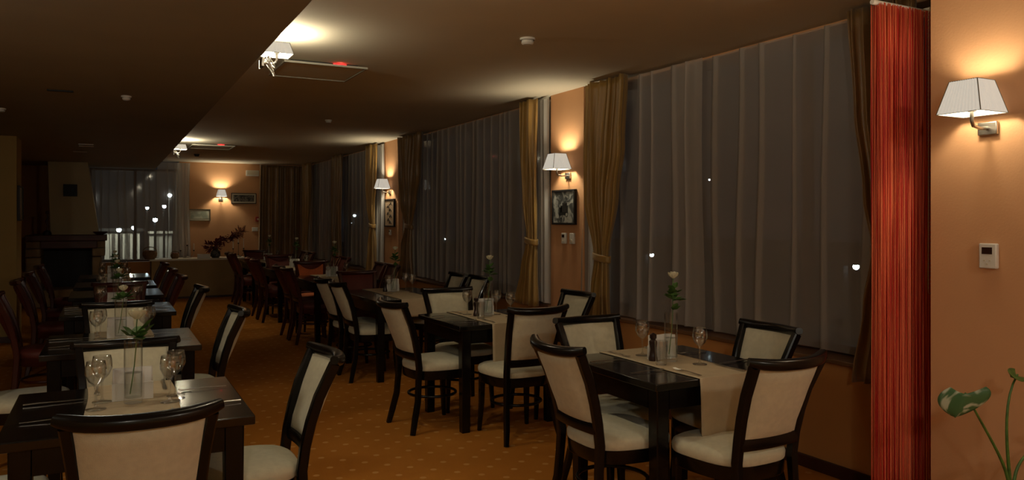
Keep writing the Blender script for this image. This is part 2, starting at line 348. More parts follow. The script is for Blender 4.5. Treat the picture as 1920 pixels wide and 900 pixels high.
drape([(2.64, 9.48, 10.42, .10), (2.1, 9.58, 10.40, .10), (1.75, 9.72, 10.30, .08), (1.40, 9.88, 10.10, .055), (1.1, 9.86, 10.26, .09), (.66, 9.8, 10.45, .11)], 3.64,
      'bronze tied-back drape beside the far pillar with lettered print', 'drape_dark', tie=1.40, seed=8)
drape([(2.64, 11.30, 11.85, .10), (2.0, 11.32, 11.84, .10), (1.7, 11.38, 11.76, .08), (1.40, 11.42, 11.62, .055), (1.1, 11.36, 11.75, .09), (.66, 11.32, 11.85, .11)], 3.60,
      'golden tied-back drape next to bunched white sheer by the far pillar', tie=1.40, seed=10)
drape([(2.64, 13.4, 14.1, .10), (.66, 13.4, 14.1, .11)], 3.64, 'straight bronze drape hanging mid-way along the far window', 'drape_dark', seed=12)
drape([(2.64, 15.75, 16.3, .10), (1.9, 15.8, 16.3, .10), (1.0, 15.95, 16.3, .08), (.66, 15.9, 16.35, .11)], 3.62, 'golden drape hanging in the far room corner', 'drape', seed=13)
drape([(2.64, 2.80, 3.69, .12), (.06, 2.76, 3.69, .14)], YB-.12, 'wide bronze floor-length drape on the back wall right of the frames', 'drape_dark', 'X', folds=8, seed=14)
# string curtain across the near end of the windows
sc = thing('string_curtain', 'bunched red string curtain hanging from a white rail by the near wall', 'curtain', (0, 2.45, 0))
rnd = random.Random(5); mb = MB()
for layer in range(3):
    for k in range(95):
        x = 3.225 + .37*(k+rnd.uniform(.1, .9))/95; y = -.03+.025*layer+rnd.uniform(-.008, .008); p1 = rnd.uniform(0, 6.28); a = rnd.uniform(.001, .004)
        mb.tube([(x+a*math.sin(p1+j*1.1), y+a*math.cos(p1+j*.9), 2.505-2.47*j/9) for j in range(10)], .0019, 4)
so = mb.build('strings', M['string'], sc, smooth='all'); so['kind'] = 'stuff'
MB().tube([(3.20, 0, 2.512), (3.71, 0, 2.512)], .012, 10, ref=(0, 0, 1)).build('rail', M['white'], sc)
mb = box(3.60, 3.715, -.02, .02, 2.49, 2.535); mb.build('bracket', M['white'], sc, bevel=.004)
bc = MB()
for s_ in (-1, 1): bc.tube([(3.555+s_*.008, 2.40, 2.5), (3.555+s_*.010, 2.40, 1.9), (3.555+s_*.012, 2.40, 1.14)], .002, 5)
bc.tube([(3.555+.012*math.cos(t), 2.40, 1.14-.02*math.sin(t)) for t in [PI*i/8 for i in range(9)]], .002, 5)
for k in range(68):
    for s_ in (-1, 1): bc.lathe([(0, -.004), (.0034, -.002), (.0034, .002), (0, .004)], 5, (3.555+s_*.010, 2.40, 2.49-k*.02))
ch = bc.build('blind_chain', M['chain']); tag(ch, 'looped bead chain hanging beside the near wall edge', 'chain')
bl = MB()
for k in range(3): bl.tube([(3.62+.022*k, 2.34, 2.5), (3.62+.022*k, 2.34, .70)], (.009, .0015), 6, ref=(1, 0, 0))
bl.box(3.6, 3.71, 2.325, 2.355, 2.49, 2.53); tag(bl.build('vertical_blind', M['white']), 'narrow stack of grey vertical blind slats behind the red strings', 'blind')
# ---------------------------------------------------------------- lamps
def light(parent, loc, power, col=(1, .86, .60), rad=.03):
    l = bpy.data.lights.new('bulb_light', 'POINT'); l.energy = power; l.color = col; l.shadow_soft_size = rad
    o = bpy.data.objects.new('bulb_light', l); C.objects.link(o); o.parent = parent; o.location = loc
def sconce(x, y, z, rotz, power, label, h=.14, rb=.095, rt=.06, out=.125, cables=False, lz=None):
    # local: wall behind at y=0, lamp sticks out to +y; z is the shade's lower edge
    r = thing('wall_sconce', label, 'wall lamp', (x, y, z), rotz, 'pleated wall sconces')
    vs = []; q = [(-1, -1), (1, -1), (1, 1), (-1, 1)]; sh = MB()
    for i in range(4):
        (ax, ay), (bx_, by_) = q[i], q[(i+1) % 4]; N = 12
        def f(u, v, ax=ax, ay=ay, bx_=bx_, by_=by_, N=N):
            R = rb+(rt-rb)*v; g = 1+.012*math.cos(round(u*24)*PI)
            return ((ax+(bx_-ax)*u)*R*g, out+(ay+(by_-ay)*u)*R*g, h*v)
        sh.grid(f, 24, 3)
    s_ = sh.build('lamp_shade', M['shade'], r, smooth=False, solid=.002)
    wr = MB()
    for ax, ay in q: wr.tube([(ax*rb*1.012, out+ay*rb*1.012, 0), (ax*rt*1.012, out+ay*rt*1.012, h)], .0022, 5)
    for R, zz in ((rb, 0), (rt, h)): wr.tube([(ax*R*1.01, out+ay*R*1.01, zz) for ax, ay in q], .0016, 4, closed=True, ref=(0, 0, 1))
    wr.build('shade_wire', M['seam'], s_)
    MB().tube([(0, .01, -.055), (0, .07, -.058), (0, out-.01, -.05), (0, out, -.03), (0, out, .02)], .008, 8).build('arm', M['steel'], r)
    box(-.042, .042, .0, .018, -.085, -.028).build('backplate', M['steel'], r, bevel=.004)
    MB().lathe([(0, .0), (.016, .0), (.018, .04), (.013, .042), (0, .042)], 12, (0, out, .01)).build('lamp_holder', M['white'], r)
    if cables:
        for k, (dx, dz) in enumerate(((.03, -.11), (-.01, -.085), (.05, -.06))):
            pts = [(-.05+dx+.10*t, .03+.05*math.sin(PI*t), -.03+dz*math.sin(PI*t)) for t in [i/10 for i in range(11)]]
            MB().tube(pts, .004, 6).build('cable', M['white'], r)
        MB().tube([(-.11, .012, -.02), (-.11, .012, -.075)], .004, 6).build('cable', M['white'], r)
    light(r, (0, out, (h*.62 if lz is None else lz)), power)
    return r
sconce(3.4, 2.02, 1.935, PI/2, LAMP['near'], 'lit wall sconce with white pleated shade on the peach wall above a thermostat')
sconce(XW, 6.00, 1.94, PI/2, LAMP['pillar'], 'lit wall sconce above the grey engraving on the near pillar')
sconce(XW, 11.02, 1.95, PI/2, LAMP['far'], 'lit wall sconce above the lettered print on the far pillar')
xs_, zs_ = at(414, 366, YB)
sconce(xs_, YB, zs_-.03, PI, LAMP['back'], 'lit wall sconce on the back wall between two picture frames')
sconce(XS, 4.98, 2.515, -PI/2, LAMP['step'], 'lit shade with looped white cables on the ceiling step, nearer one', h=.07, rb=.085, rt=.065, out=.10, cables=True, lz=.068)
sconce(XS, 12.25, 2.515, -PI/2, LAMP['step'], 'lit shade with looped white cables on the ceiling step, far one', h=.07, rb=.085, rt=.065, out=.10, cables=True, lz=.068)
sconce(3.4, -.9, 1.935, PI/2, LAMP['near'], 'added fill sconce on the near wall behind the camera')  # added out of view, to light the chairs from behind the camera
sconce(XS, 3.1, 2.515, -PI/2, LAMP['step'], 'lit shade on the ceiling step above the nearest inner-row table', h=.07, rb=.085, rt=.065, out=.10, lz=.068)
sconce(XS, -1.2, 2.515, -PI/2, LAMP['step'], 'added fill lamp on the ceiling step behind the camera', h=.07, rb=.085, rt=.065, out=.10, lz=.068)  # unseen extra lamp, put in to brighten the near part of the room
for x, y, k, wh in ((2.3, -.9, .8, 'behind the camera near the peach wall'), (-.6, -1.4, 1.0, 'behind the camera under the low ceiling'), (-1.75, 3.2, .55, 'under the low ceiling beside the inner row')):  # fill lamps added outside the view for the room's general brightness
    t = thing('added_fill_lamp', 'added round white fill lamp '+wh, 'added fill lamp', (x, y, ZR if x > 0 else ZL))
    MB().lathe([(0, 0), (.14, 0), (.15, -.02), (.145, -.03)], 24).build('base', M['white'], t)
    MB().lathe([(.14, -.02), (.13, -.06), (.08, -.085), (0, -.09)], 24).build('diffuser', M['shade'], t)
    light(t, (0, 0, -.14), LAMP['ceil']*k, (1, .94, .80), .10)
# ---------------------------------------------------------------- ceiling fittings
def cassette(x, y, n):
    t = thing('ceiling_unit', n, 'ceiling unit', (x, y, ZR))
    box(-.29, .29, -.29, .29, -.028, -.016).build('panel', M['ceil'], t, bevel=.003)
    fr = MB(); 
    for a in ((-.31, .31, -.31, -.295), (-.31, .31, .295, .31), (-.31, -.295, -.295, .295), (.295, .31, -.295, .295)): fr.box(*a, -.034, -.020)
    fr.build('frame', M['ceil_low'], t)
    box(-.25, .25, -.25, .25, -.016, 0).build('housing', M['black'], t)
    box(.06, .16, -.262, -.252, -.014, -.004).build('indicator_light', M['red_led'], t)
    l = bpy.data.lights.new('bulb_light', 'POINT'); l.energy = .035; l.color = (1, .04, .04); l.shadow_soft_size = .01
    o = bpy.data.objects.new('bulb_light', l); C.objects.link(o); o.parent = t; o.location = (.11, -.285, -.008)
cassette(1.44, 6.02, 'square ceiling unit with red glow beside the nearer looped cables')
cassette(1.45, 13.0, 'square ceiling unit with red glow near the back wall')
def detector(x, y, z, label, m='white', s=1):
    t = thing('smoke_detector', label, 'smoke detector', (x, y, z))
    MB().lathe([(0, 0), (.05*s, 0), (.05*s, -.012), (.047*s, -.014)], 20).build('base', M[m], t)
    MB().lathe([(.038*s, -.014), (.04*s, -.032*s), (.03*s, -.042*s), (0, -.044*s)], 20).build('sensor_cap', M[m], t)
def cpt(u, v, z): # point of the picture on the ceiling plane at height z
    d = F_PX*(z-CAM_Z)/(HOR-v); l = (u-960)/F_PX*d; return l*cs+d*sn, d*cs-l*sn
x, y = cpt(989, 72, ZR); detector(x, y, ZR, 'white round smoke detector on the bright ceiling over the window tables')
x, y = cpt(616, 225, ZR); detector(x, y, ZR, 'small white smoke detector on the ceiling near the far pillar', s=.8)
x, y = cpt(369, 289, ZR); detector(x, y, ZR, 'dark round detector on the ceiling near the back wall', 'black')
x, y = cpt(237, 180, ZL); detector(x, y, ZL, 'small detector on the low dark ceiling', s=.8)
x, y = cpt(2, 203, ZL); detector(x, y, ZL, 'detector on the low ceiling at the room\'s dark side', s=.8)
def slot(u, v, label, m, n=1):
    x, y = cpt(u, v, ZL); t = thing('ceiling_vent', label, 'ceiling vent', (x, y, ZL))
    for k in range(n): box(-.09, .09, -.015+.28*k, .02+.28*k, -.012, 0).build('slat', M[m], t, bevel=.003)
slot(113, 169, 'dark slot vent on the low ceiling', 'black'); slot(161, 270, 'pale double slot vent on the low ceiling', 'white', 2); slot(150, 284, 'faint single vent on the low ceiling by the alcove', 'ceil_low')
# ---------------------------------------------------------------- wall fittings
def picture(loc, rotz, W, H, art, label, frame='black', mount=0, deep=.03, f=.018, extra=None):
    t = thing('framed_picture', label, 'picture', loc, rotz); fr = MB()
    fr.box(-W/2, W/2, 0, deep, -H/2, -H/2+f).box(-W/2, W/2, 0, deep, H/2-f, H/2).box(-W/2, -W/2+f, 0, deep, -H/2+f, H/2-f).box(W/2-f, W/2, 0, deep, -H/2+f, H/2-f)
    fr.build('frame', M[frame], t, bevel=.003)
    if mount: box(-W/2+f, W/2-f, .002, deep*.5, -H/2+f, H/2-f).build('mount', M['mount'], t)
    box(-W/2+f+mount, W/2-f-mount, .003, deep*.5+.003, -H/2+f+mount, H/2-f-mount).build('print', M[art], t)
    if extra: extra(t, deep*.5+.004)
def cottage(t, y):
    # ink drawing: a dark cart before bare trees
    m = MB()
    for a in ((-.075, .055, -.055, .015), (-.06, .02, .015, .04), (-.035, .085, -.075, -.05), (.03, .085, -.05, .0)): m.box(a[0], a[1], y-.001, y, a[2], a[3])
    for c in ((.045, -.075, .026), (-.05, -.065, .022)):
        m.tube([(c[0]+c[2]*math.cos(k*PI/7), y-.001, c[1]+c[2]*math.sin(k*PI/7)) for k in range(14)], .003, 4, closed=True, ref=(0, 1, 0))
    for k in range(9): m.tube([(-.09+k*.023, y-.001, .03), (-.085+k*.021, y-.001, .07), (-.095+k*.024, y-.001, .125)], .0018, 4)
    m.build('ink_drawing', M['art_ink'], t)
picture((XW, 6.06, 1.60), PI/2, .40, .32, 'art_grey', 'black framed grey engraving of dark forms and trees on the near pillar', extra=cottage)
def marks(t, y):
    m = MB()
    for k, (x, z) in enumerate(((-.03, .13), (.03, .09), (-.02, .04), (.03, -.01), (-.03, -.05), (.02, -.10), (-.02, -.14))):
        m.tube([(x*2-.05, y, z-.02), (x*2, y, z+.022), (x*2+.05, y, z-.015)], .008, 4)
    m.build('lettering', M['art_ink'], t)
xk = (F_PX*XW/cs/(734-202)-XW*sn)/cs
picture((XW, 11.0, 1.59), PI/2, .44, .41, 'art_tan', 'tall narrow framed print with bold marks on the far pillar', extra=marks)
for (u, v, W, H, a, lb, mo) in ((457, 372, .50, .22, 'art_dark', 'wide dark group photograph in pale mount on the back wall', .03), (374, 403, .42, .24, 'art_pale', 'pale greenish framed print low on the back wall above the buffet', .03)):
    X, Z = at(u, v, YB); picture((X, YB, Z), PI, W, H, a, lb, 'black' if a == 'art_dark' else 'seam', mo, .025, .012)
picture((-.98, 11.38, 1.69), -PI/2, .46, .43, 'art_dark', 'picture seen edge-on at the end of the ochre alcove wall', 'black')
def controller(loc, rotz, label, dial=False, s=1):
    t = thing('thermostat' , label, 'thermostat', loc, rotz)
    box(-.036*s, .036*s, 0, .024, -.052*s, .052*s).build('body', M['white'], t, bevel=.005)
    if not dial: box(-.02*s, .022*s, .0242, .0256, .008*s, .036*s).build('display', M['lcd'], t)
    else: MB().lathe([(0, .01), (.014, .01), (.016, 0)], 16).build('dial', M['mount'], t).location = (0, .024, -.02)
    if dial: t.children[-1].rotation_euler = (-PI/2, 0, 0)
    else:
        for dx, dz in ((-.012, -.02), (.012, -.02), (0, -.034)): box(dx-.004, dx+.004, .0242, .027, dz-.003, dz+.003).build('button', M['mount'], t)
controller((3.4, 2.015, 1.325), PI/2, 'white thermostat with dark display on the peach wall under the lamp', s=1.05)
controller((XW, 6.06, 1.315), PI/2, 'white thermostat with small display below the grey engraving', s=.95)
controller((XW, 5.92, 1.315), PI/2, 'white dial control beside the thermostat below the engraving', True, s=.95)
controller((XW, xk+.02, 1.30), PI/2, 'small white thermostat under the tall print on the far pillar', s=.8)
X, Z = at(473, 325, YB); t = thing('emergency_light', 'white emergency light high on the back wall beside the drape', 'emergency light', (X, YB, Z), PI)
box(-.13, .13, 0, .05, -.06, .06).build('housing', M['white'], t, bevel=.006); box(-.11, .11, .05, .056, -.035, .045).build('diffuser', M['mount'], t, bevel=.002)
X, Z = at(483, 411, YB); t = thing('fire_alarm_button', 'red fire alarm button on the back wall beside the drape', 'alarm button', (X, YB, Z), PI)
box(-.045, .045, 0, .04, -.05, .05).build('housing', M['fire_red'], t, bevel=.004); box(-.02, .02, .04, .043, -.02, .02).build('button', M['mount'], t)
X, Z = at(478, 430, YB); t = thing('wall_switch', 'white double switch on the back wall below the red button', 'switch', (X, YB, Z), PI)
box(-.06, .06, 0, .014, -.042, .042).build('plate', M['white'], t, bevel=.003); box(-.045, -.003, .014, .02, -.03, .03).build('rocker', M['white'], t); box(.003, .045, .014, .02, -.03, .03).build('rocker', M['white'], t)
# ---------------------------------------------------------------- fireplace
fp = thing('fireplace', 'corner fireplace with pale plaster hood and dark wooden mantel', 'fireplace', (0, 0, 0))
hd = MB(); hb, ht = (-.87, -.14), (-.92, -.31)
hd.add([(hb[0], 15.35, 1.23), (hb[1], 15.35, 1.23), (hb[1], 16.70, 1.23), (hb[0], 16.70, 1.23), (ht[0], 15.55, ZL), (ht[1], 15.55, ZL), (ht[1], 16.70, ZL), (ht[0], 16.70, ZL)],
       [(0,3,2,1),(4,5,6,7),(0,1,5,4),(1,2,6,5),(2,3,7,6),(3,0,4,7)]); hd.build('hood', M['plaster'], fp, smooth=False, bevel=.01)
(x0, z0), (x1, z1) = at(119, 368, 15.46), at(145, 346, 15.46)
vn = box(x0, x1, 15.40, 15.47, z0, z1); vn.build('vent', M['black'], fp, bevel=.004)
(x0, _), (x1, _) = at(47, 450, 15.05), at(201, 450, 15.05)
box(x0, x1, 15.05, 16.70, 1.13, 1.23).build('mantel', M['mantel'], fp, bevel=.01)
box(-1.0, -.16, 15.14, 15.3, 1.0, 1.13).build('lintel', M['mantel'], fp, bevel=.01)
def pier(xa, xb, xc):
    m = MB(); m.box(xa, xb, 15.2, 16.70, 0, .85)
    m.box(min(xa, xc), max(xb, xc), 15.17, 16.70, .86, 1.0); m.box(min(xa, xc-.03*(1 if xc < xa else -1)), max(xb, xc), 15.14, 16.70, 1.0, 1.13) if False else m.box(min(xa, xc), max(xb, xc), 15.22, 16.70, 1.0, 1.13)
    m.build('pier', M['stone'], fp, bevel=.02)
pier(-1.22, -1.0, -1.0); pier(-.24, -.10, -.04)
box(-1.0, -.24, 15.9, 16.70, 0, 1.0).build('firebox', M['black'], fp, smooth=False)
box(-1.0, -.24, 15.2, 15.9, 0, .30).build('hearth', M['stone'], fp, bevel=.02)
X, Z = at(95, 440, 15.25); t = thing('mantel_figurine', 'slim dark figurine standing on the mantel before the hood', 'figurine', (X-.05, 15.22, 1.23))
MB().lathe([(0, 0), (.06, 0), (.065, .03), (.05, .06), (.02, .08), (0, .08)], 14).build('base', M['black'], t)
MB().tube([(0, 0, .07), (.012, 0, .15), (-.01, 0, .23), (.012, 0, .30), (0, 0, .36)], [(.02, .02), (.014, .014), (.02, .018), (.012, .012), (.008, .008)], 8).build('body', M['mantel'], t)
MB().lathe([(0, .35), (.022, .36), (.028, .38), (.02, .405), (0, .41)], 10).build('head', M['mantel'], t)
X, Z = at(188, 438, 15.25); t = thing('mantel_dish', 'low dark bowl on the mantel end by the back window', 'bowl', (X, 15.3, 1.23))
MB().lathe([(0, 0), (.05, 0), (.10, .03), (.115, .055), (.108, .055), (.09, .03), (0, .012)], 18).build('bowl', M['mantel'], t)
# ---------------------------------------------------------------- buffet counter and what stands on it
YC = 15.8
(xa, _), (xb, _) = at(284, 488, YC), at(462, 488, YC)
t = thing('buffet_counter', 'long tan buffet counter with cream top before the back wall', 'counter', (0, 0, 0))
box(xa, xb, YC, YC+.62, .04, .72).build('body', M['buffet'], t, bevel=.004); box(xa-.03, xb+.03, YC-.03, YC+.65, .72, .75).build('top', M['topw'], t, bevel=.004)
box(xa+.02, xb-.02, YC+.02, YC+.6, 0, .04).build('plinth', M['skirt'], t)
def on_buffet(u, dy=.25):
    X, _ = at(u, 480, YC+dy); return (X, YC+dy, .75)
def basket(u, R, h, label, y=.25):
    t = thing('basket', label, 'basket', on_buffet(u, y))
    MB().lathe([(0, 0), (R*.65, 0), (R*.95, h*.4), (R, h*.7), (R*.9, h), (R*.82, h), (R*.8, h*.5), (0, h*.45)], 18).build('body', M['wicker'], t)
    MB().tube([(R*.9*math.cos(a), 0, h+R*.6*math.sin(a)) for a in [PI*i/12 for i in range(13)]], .008, 6).build('handle', M['wicker'], t)
    g = random.Random(u); f = MB()
    for k in range(14):
        a, rr = g.uniform(0, 6.28), g.uniform(0, R*.6); c = (rr*math.cos(a), rr*math.sin(a), h*.9); f.lathe([(0, -.03), (.024, -.015), (.028, .006), (.015, .028), (0, .03)], 8, c)
    f.build('dried_flowers', M['pinkpot'], t)['kind'] = 'stuff'
basket(281, .13, .15, 'larger wicker basket of dried flowers on the buffet end'); basket(328, .08, .09, 'smaller wicker basket of dried flowers on the buffet')
t = thing('white_box', 'low white box on the buffet beside the flower vase', 'box', on_buffet(382, .12))
box(-.11, .11, -.06, .06, 0, .06).build('body', M['white'], t, bevel=.003); box(-.113, .113, -.063, .063, .06, .08).build('lid', M['white'], t, bevel=.003)
def candelabrum(u, label, m, arms, zc, hc, y=.46):
    t = thing('candelabrum', label, 'candle holder', on_buffet(u, y))
    MB().lathe([(0, 0), (.06, 0), (.06, .012), (.012, .03), (.008, .06), (.008, zc-.12), (0, zc-.12)], 14).build('stem', M[m], t)
    for dx, dz in arms:
        MB().tube([(0, 0, zc-.14), (dx*.5, 0, zc-.15), (dx, 0, zc-.08+dz), (dx, 0, zc-.01+dz)], .005, 6).build('arm', M[m], t)
        MB().lathe([(0, -.01), (.014, -.01), (.018, .01), (.012, .012)], 10, (dx, 0, zc+dz)).build('cup', M['pepper'], t)
        MB().lathe([(0, 0), (.0085, 0), (.008, hc), (.003, hc+.004), (0, hc+.012)], 10, (dx, 0, zc+dz)).build('candle', M['wax'], t)
candelabrum(447, 'candelabrum with three white candles below the dried branch', 'seam', ((-.10, 0), (0, .11), (.10, 0)), .16, .20)
candelabrum(351, 'thin candelabrum with three slim candles before the pale sheer', 'steel', ((-.12, 0), (0, .10), (.12, 0)), .14, .13)
t = thing('flower_vase', 'dark vase of dried red leaves with one branch arching up', 'vase', on_buffet(404, .24))
MB().lathe([(0, 0), (.06, 0), (.095, .04), (.09, .10), (.05, .16), (.04, .2), (.048, .22), (.036, .21), (.03, .14), (0, .1)], 18).build('vase_body', M['art_dark'], t)
br = [(0, 0, .15), (.0, 0, .26), (.08, -.01, .33), (.22, -.01, .37), (.36, 0, .41), (.44, 0, .50), (.54, 0, .53)]
MB().tube(br, .012, 6).build('branch', M['dried'], t); g = random.Random(3); dm = MB(); dp = MB()
def leaf_to(mb, c, d, L, W, up=(0, 0, 1)):
    d = Vector(d).normalized(); s_ = d.cross(Vector(up)); s_ = s_.normalized() if s_.length > .01 else Vector((1, 0, 0)); c = Vector(c); n_ = s_.cross(d)
    mb.add([c, c+d*L*.35+s_*W*.5, c+d*L*.35-s_*W*.5, c+d*L*.75+s_*W*.35+n_*L*.05, c+d*L*.75-s_*W*.35+n_*L*.05, c+d*L, c+d*L*.5-n_*W*.2], [(0, 1, 6), (0, 6, 2), (1, 3, 6), (2, 6, 4), (3, 5, 6), (4, 6, 5)])
for k in range(210):
    i = g.random()*(len(br)-1.01); a, b = Vector(br[int(i)]), Vector(br[int(i)+1]); c = a.lerp(b, i % 1)
    leaf_to(dp if c.x > .38 else dm, c+Vector((g.gauss(0, .02), g.gauss(0, .02), g.gauss(0, .02))), (g.gauss(.3, 1), g.gauss(0, 1), g.gauss(0, 1)), g.uniform(.06, .13), g.uniform(.03, .055))
for k in range(60): leaf_to(dm, (g.gauss(-.06, .07), g.gauss(0, .04), g.uniform(.17, .26)), (g.gauss(-.6, 1), g.gauss(0, 1), g.gauss(0, .6)), g.uniform(.07, .15), .05)
dm.build('dried_leaves', M['dried'], t, smooth=False)['kind'] = 'stuff'; dp.build('dried_grass', M['driedpink'], t, smooth=False)['kind'] = 'stuff'
# ---------------------------------------------------------------- chair
def back_y(z):
    P = [(0, -.262), (.22, -.21), (.45, -.195), (.60, -.215), (.75, -.262), (.90, -.33)]
    for (a, ya), (b, yb) in zip(P, P[1:]):
        if a <= z <= b: return ya+(yb-ya)*(z-a)/(b-a)
    return -.33
def make_chair(name, wood, cloth, label):
    t = thing(name, label, 'chair')
    def outline(k, sc_=1, n=3.2):
        th = 2*PI*k/36; c_, s_ = math.cos(th), math.sin(th); x = math.copysign(abs(c_)**(2/n), c_); y = math.copysign(abs(s_)**(2/n), s_)
        return x*.222*(1+.11*y)*sc_, (y*.218+.01)*sc_
    se = MB(); rings = [(.415, .95), (.43, .99), (.455, 1.0), (.472, .97), (.484, .88), (.491, .6), (.493, .25), (.493, .02)]
    vs = [(*outline(k, s_), z) for z, s_ in rings for k in range(36)]
    se.add(vs, [(i*36+k, i*36+(k+1) % 36, (i+1)*36+(k+1) % 36, (i+1)*36+k) for i in range(7) for k in range(36)]+[tuple(range(7*36, 8*36)), tuple(range(35, -1, -1))])
    se.build('seat', M[cloth], t, smooth='all')
    ap = MB(); vs = [(*outline(k, s_), z) for z, s_ in ((.36, .955), (.365, .975), (.425, .985), (.425, .90), (.36, .90)) for k in range(36)]
    ap.add(vs, [(i*36+k, i*36+(k+1) % 36, ((i+1) % 5)*36+(k+1) % 36, ((i+1) % 5)*36+k) for i in range(5) for k in range(36)]); ap.build('seat_frame', M[wood], t)
    for s_ in (-1, 1):
        MB().tube([(s_*.178, .165, .40), (s_*.180, .170, .2), (s_*.190, .185, 0)], [(.021, .021), (.018, .018), (.013, .013)], 8, p=5).build('leg', M[wood], t)
        zs = (0, .1, .22, .34, .45, .55, .65, .75, .83, .885); xs = (.205, .19, .178, .170, .168, .170, .176, .184, .193, .2)
        MB().tube([(s_*x, back_y(z), z) for x, z in zip(xs, zs)], [(.0145, .017)]+[(.0175, .02)]*3+[(.0185, .022)]*6, 8, p=5).build('leg', M[wood], t)
    MB().tube([(.172*math.cos(a), .17*math.sin(a)-.01, .235) for a in [2*PI*k/28 for k in range(28)]], (.010, .011), 8, ref=(0, 0, 1), closed=True).build('stretcher', M[wood], t, smooth='all')
    def bow(x, z): return -.052*(1-(x/.2)**2)*min(1, max(.35, (z-.5)/.35+.35))
    pts = []; rr = []
    for i in range(17):
        x = -.226+.452*i/16; e = abs(x)/.226; pts.append((x, back_y(.89)+bow(x, .9)-.004, .888+.016*e**4)); rr.append((.024-.007*e**8, .026-.008*e**8))
    MB().tube(pts, rr, 12, ref=(0, 0, 1), p=2.8).build('top_rail', M[wood], t)
    MB().tube([(x, back_y(.53)+bow(x, .53), .53) for x in [-.168+.336*i/10 for i in range(11)]], (.027, .015), 8, ref=(0, 0, 1), p=5).build('back_rail', M[wood], t)
    pan = MB(); N = 12
    for side in (1, -1):
        def f(u, v, side=side):
            z = .552+.318*v; hw = .150+.030*v; x = (2*u-1)*hw; th = .018*(1-(2*u-1)**6)*(1-(2*v-1)**8)**.5+.004
            return (x, back_y(z)+bow(x, z)+side*th, z)
        pan.grid(f, N, N)
    rim = []
    pan.build('backrest', M[cloth], t, smooth='all')
    return t
cream_p = make_chair('dining_chair', 'black_wood', 'cream', ''); red_p = make_chair('dining_chair', 'red_wood', 'red_cloth', ''); or_p = make_chair('dining_chair', 'red_wood', 'orange_cloth', '')
NAMES = {'W': ['nearest', 'second', 'third', 'fourth', 'fifth', 'farthest'], 'L': ['nearest', 'second', 'third', 'fourth', 'fifth', 'farthest']}
ROW = {'W': 'window row', 'L': 'inner row'}
def tname(row, i): return '%s %s table' % (NAMES[row][i], ROW[row].replace(' ', '-'))
SIDE = {'near': 'near', 'far': 'far', 'aisle': 'aisle', 'out': None}
def chair(kind, x, y, deg, row, i, side, extra=''):
    p = {'c': cream_p, 'r': red_p, 'o': or_p}[kind]
    look = {'c': 'cream and black chair', 'r': 'dark red chair', 'o': 'rust orange chair'}[kind]
    lb = '%s, %s%s side of the %s' % (look, extra or 'on the ', side, tname(row, i))
    put(p, USED, (x, y, 0), math.radians(deg)-PI/2, lb, 'chair', 'chairs of the '+ROW[row])
# ---------------------------------------------------------------- tables
def make_table(L):
    t = thing('dining_table', '', 'table'); W = .41; H = L/2
    box(-W, W, -H, H, .716, .75).build('tabletop', M['table_wood'], t, bevel=.004)
    ap = MB(); e = .035
    ap.box(-W+e+.07, W-e-.07, -H+e, -H+e+.02, .62, .716).box(-W+e+.07, W-e-.07, H-e-.02, H-e, .62, .716).box(-W+e, -W+e+.02, -H+e+.07, H-e-.07, .62, .716).box(W-e-.02, W-e, -H+e+.07, H-e-.07, .62, .716)
    ap.build('apron', M['black_wood'], t)
    for sx in (-1, 1):
        for sy in (-1, 1):
            cx_, cy_ = sx*(W-e-.035), sy*(H-e-.035)
            MB().tube([(cx_, cy_, 0), (cx_, cy_, .716)], [(.03, .03), (.036, .036)], 8, p=12).build('leg', M['black_wood'], t)
    return t
T_P = {}
def table(x, y, L, row, i):
    if L not in T_P: T_P[L] = make_table(L)
    return put(T_P[L], USED, (x, y, 0), 0, 'black square dining table, %s from the camera in the %s' % ({0: 'first', 1: 'second', 2: 'third', 3: 'fourth', 4: 'fifth', 5: 'last'}[i], ROW[row]), 'table', 'dining tables')
R_P = {}
def runner(x, y, L, row, i, dropn, dropf=.20, seed=0):
    rn = random.Random(seed+i); H = L/2+.006; path = [(-H-.004, .75-dropn+dropn*k/8) for k in range(8)]+[(-H, .7535)]+[(-H+2*H*k/14, .7535) for k in range(1, 14)]+[(H, .7535)]+[(H+.004, .75-dropf*k/5) for k in range(1, 6)]
    def f(u, v):
        yy, zz = path[round(v*(len(path)-1))]; xx = (u-.5)*.33
        dr = max(0, .75-zz)
        return (xx*(1+.03*dr)+.004*math.sin(yy*9), yy-(.006+.010*math.sin(u*9+seed))*dr*3*(1 if yy < 0 else -1), zz)
    o = MB().grid(f, 14, len(path)-1).build('table_runner', M['runner'], smooth=True, solid=.003, loc=(x, y, 0))
    tag(o, 'beige linen runner laid over the '+tname(row, i), 'table runner', 'beige table runners')
